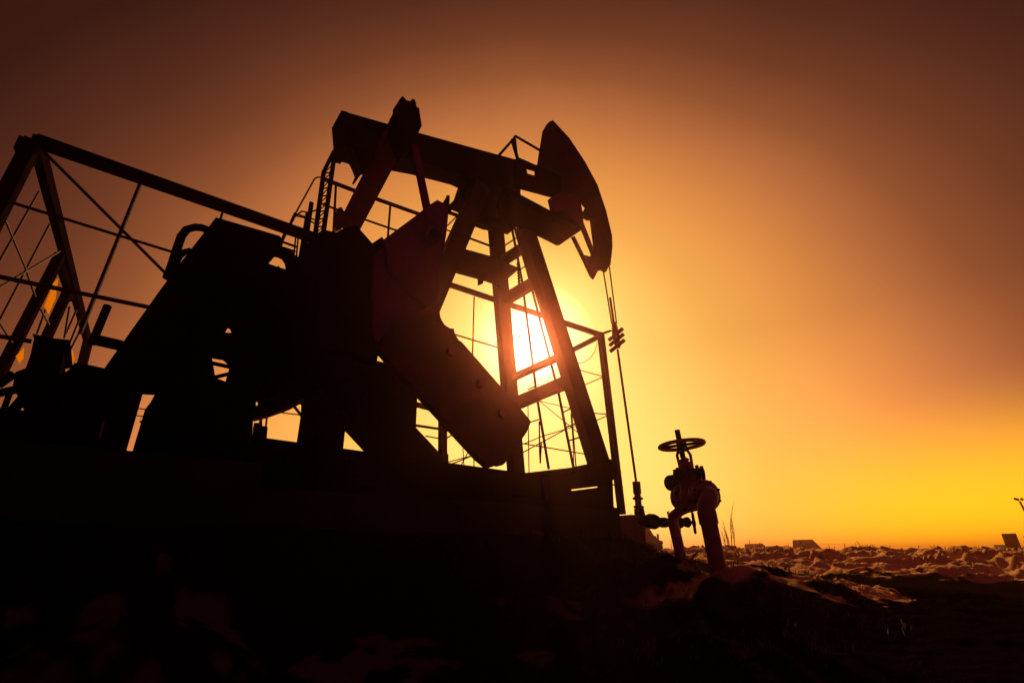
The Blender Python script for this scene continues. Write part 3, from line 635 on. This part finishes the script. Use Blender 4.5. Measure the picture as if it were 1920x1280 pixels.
# ================================================================ BACKGROUND
def shed(px0, px1, py, r, h, dep, rooff, matw, matr, label, group=None, inset=.22, gp=1036):
    a = PR(px0, gp, r); b = PR(px1, gp, r); z0 = min(a.z, -.1)-.3; a.z = b.z = z0
    top = PR((px0+px1)/2, py, r).z; d = (b-a); L = d.length; d.normalize(); n = Vector((-d.y, d.x, 0)); n = n if n.y > 0 else -n
    wt = z0+(top-z0)*(1-rooff); sh = thing('shed', a, label, 'shed', group)
    m = MB(); m.prism([a, b, b+n*dep, a+n*dep], Z*(wt-z0)); m.build('wall', matw, sh)
    e = .15; q0 = [a-d*e-n*e, b+d*e-n*e, b+d*e+n*(dep+e), a-d*e+n*(dep+e)]; q1 = [a+d*L*inset[0]+n*dep*.3, b-d*L*inset[1]+n*dep*.3, b-d*L*inset[1]+n*dep*.7, a+d*L*inset[0]+n*dep*.7]
    m = MB(); bm = m.bm; lo = [bm.verts.new(Vector((p.x, p.y, wt+.01))) for p in q0]; hi = [bm.verts.new(Vector((p.x, p.y, top))) for p in q1]
    bm.faces.new(lo); bm.faces.new(hi)
    for k in range(4): bm.faces.new([lo[k], lo[(k+1) % 4], hi[(k+1) % 4], hi[k]])
    m.build('roof', matr, sh)
    m = MB(); dd = a+d*L*.45-n*.03; m.prism([dd, dd+d*.9, dd+d*.9+Z*1.9, dd+Z*1.9], -n*.04); m.build('door', M_DARK, sh)
shed(1398, 1447, 1018, 95, 3, 7, .55, M_SHED, M_ROOF, 'low far shed with a flat-topped brown roof just right of the bare bush', None, (.02, .28))
shed(1489, 1549, 1010, 80, 3, 7, .75, M_SHED, M_ROOF, 'far shed with the pale hipped roof, biggest on the skyline', None, (.03, .32))
shed(1872, 1914, 1020, 60, 3, 5, .35, M_DARK, M_DARK, 'nearly black far shed at the right end of the snow ridge', None, (-.1, .12))
shed(1908, 1960, 1028, 70, 3, 5, .4, M_DARK, M_DARK, 'dark shed cut off by the right edge of the photo', None, (.1, .1))
# utility stakes on the ridge
stakes = [(1258, 1013, 1028), (1405, 1012, 1028), (1478, 1020, 1030), (1554, 1020, 1034), (1583, 1018, 1032), (1636, 1020, 1036), (1668, 1022, 1036), (1722, 1021, 1038), (1755, 1020, 1040), (1775, 1024, 1040)]
labs = ['thin stake beside the outlet pipe', 'thin stake above the shed right of the bush', 'thin stake just left of the pale hipped shed', 'thin stake just right of the pale hipped shed', 'thin stake on the left crest of the snow ridge', 'thin stake on the middle crest of the snow ridge', 'thin stake right of the ridge middle', 'thin stake left of the leaning pair', 'leaning stake, left of the leaning pair on the ridge', 'leaning stake, right of the leaning pair on the ridge']
for (x, y0, y1), lb in zip(stakes, labs):
    r = 30; p = PR(x, y1, r); p.z = min(p.z, gh(p.x, p.y))-.1; q = PR(x-(4 if x > 1740 else 0), y0, r)
    m = MB(); m.tube([p, q], [.022, .012], 6); tag(m.build('stake', M_BARK), lb, 'stake', 'thin stakes along the skyline')
# wire line
m = MB(); m.tube([PR(1150, 1012, 60), PR(1330, 1014, 60), PR(1700, 1023, 60), PR(1990, 1029, 60)], .007, 5); tag(m.build('overhead_wire', M_WIRE), 'hair-thin wire running low across the skyline', 'wire')
# bare bush
bt = thing('bare_bush', PR(1372, 1036, 22), 'bare leafless bush standing right of the riser pipe', 'bush')
def twig(mb, p, d, l, r, dep):
    q = p+d*l; mb.tube([p, q], [r, r*.6], 5)
    if dep:
        for k in range(3):
            f = .35+.3*k; nd = (d+Vector((random.uniform(-.35, .35), random.uniform(-.35, .35), random.uniform(0, .3)))).normalized(); twig(mb, p+d*l*f, nd, l*.5, r*.55, dep-1)
m = MB()
for (x0, x1, yt) in ((1368, 1360, 990), (1374, 1368, 966), (1378, 1376, 985), (1371, 1364, 1002), (1366, 1355, 1004)):
    p = PR(x0, 1040, 22); q = PR(x1, yt, 22); twig(m, p, (q-p).normalized(), (q-p).length*.85, .018, 2)
m.build('branches', M_BARK, bt)
# street lamp
ls = thing('street_lamp', PR(1944, 1040, 45), 'distant twin-arm street lamp at the right edge of the photo', 'street lamp')
m = MB(); m.tube([PR(1950, 1040, 45), PR(1935, 985, 45), PR(1912, 939, 45)], .05, 8); m.build('pole', M_ST2, ls)
for a, b in (((1901, 934), (1911, 937)), ((1913, 935), (1919, 936))):
    m = MB(); p, q = PR(*a, 45), PR(*b, 45); m.bar(p, q, .25, .13); m.build('lamp_head', M_ST2, ls)
# parked van
vr = 30.0
def VP_(x, y): return PR(x, y, vr)
vn = thing('parked_van', VP_(1222, 1030), 'small pale van parked behind the well cellar, windscreen and bonnet showing', 'van')
vd = (VP_(1222, 1030)).normalized(); vd.z = 0; vd.normalize()
prof = [(1190, 1036), (1190, 984), (1209, 984), (1216, 988), (1221, 995), (1227, 1005), (1234, 1010), (1240, 1015), (1243, 1024), (1243, 1036)]
m = MB(); m.prism([VP_(*a) for a in prof], vd*1.7); m.build('van_body', M_CAR, vn)
m = MB(); m.prism([VP_(*a)-vd*.02 for a in ((1214, 990), (1218, 996), (1221, 1001), (1217, 1004), (1213, 994))], -vd*.02); m.build('side_window', M_GLASS, vn)
m = MB(); m.tube([VP_(1228, 1006)-vd*.3, VP_(1229, 1006)-vd*.2], .05, 8); m.prism([VP_(*a)-vd*.35 for a in ((1231, 1001), (1235, 1001), (1236, 1010), (1232, 1011))], vd*.12); m.build('wing_mirror', M_ST2, vn)
m = MB(); m.cyl(VP_(1232, 1032)-vd*.05, vd, .33, .2, 24); m.build('wheel', M_ST2, vn, True)
m = MB(); m.ball(VP_(1239, 1017)-vd*.02, .12); m.build('headlight', M_CAR, vn, True)

# ================================================================ dry grass
verts = []; faces = []
def blade(x, y, h, w, lean):
    z = gh_cache(x, y); a = random.uniform(0, 6.28); dx, dy = math.cos(a)*w, math.sin(a)*w; lx, ly = random.gauss(0, lean)*h, random.gauss(0, lean)*h
    k = len(verts); verts.extend([(x-dx, y-dy, z-.02), (x+dx, y+dy, z-.02), (x+dx*.5+lx*.4, y+dy*.5+ly*.4, z+h*.6), (x+lx, y+ly, z+h)]); faces.append((k, k+1, k+2, k+3))
bl = []
def scatter(n, azr, rrg, h, w, clump=True):
    c = [(random.uniform(*azr), random.uniform(*rrg)) for _ in range(max(1, n//14))]
    for _ in range(n):
        a, r = random.choice(c); a += random.gauss(0, .35); r += random.gauss(0, .08)
        if -30 < a: bl.append((r*math.sin(math.radians(a)), r*math.cos(math.radians(a)), random.uniform(*h), w))
scatter(2600, (-2, 16), (5.6, 7.2), (.02, .07), .003)
scatter(1800, (13, 20), (5.2, 7.5), (.02, .08), .003)
scatter(900, (17, 45), (11, 16), (.03, .12), .006)
scatter(1400, (2, 35), (3.2, 5.2), (.015, .045), .002)
scatter(500, (14, 19), (4.9, 5.6), (.03, .10), .003)
xy = np.array([(b_[0], b_[1]) for b_ in bl]); zz = ground_h(xy[:, 0], xy[:, 1])
for (x, y, h, w_), z in zip(bl, zz):
    gh_cache = lambda *_: float(z); blade(x, y, h, w_, .35)
me = bpy.data.meshes.new('grass'); me.from_pydata(verts, [], faces); me.materials.append(M_GRASS)
o = bpy.data.objects.new('grass', me); C.objects.link(o); tag(o, 'short dry grass on the ground round the pump and ridge', 'grass', None, 'stuff')

# ================================================================ haze
HZ = 0.003  # thin reddish volume added to spread sun glare over the dark steel
m = MB(); m.prism([Vector(p) for p in ((-615, -615, -3.2), (615, -615, -3.2), (615, 615, -3.2), (-615, 615, -3.2))], Z*12.2)
hz = m.build('glare_haze', M_CON); hz['kind'] = 'stuff'
mh = bpy.data.materials.new('glare_air'); mh.use_nodes = True; t = mh.node_tree; t.nodes.clear()
pv = t.nodes.new('ShaderNodeVolumePrincipled'); pv.inputs['Color'].default_value = (1, .42, .32, 1); pv.inputs['Density'].default_value = HZ; pv.inputs['Anisotropy'].default_value = .935
mo_ = t.nodes.new('ShaderNodeOutputMaterial'); t.links.new(pv.outputs[0], mo_.inputs['Volume']); hz.data.materials.clear(); hz.data.materials.append(mh)
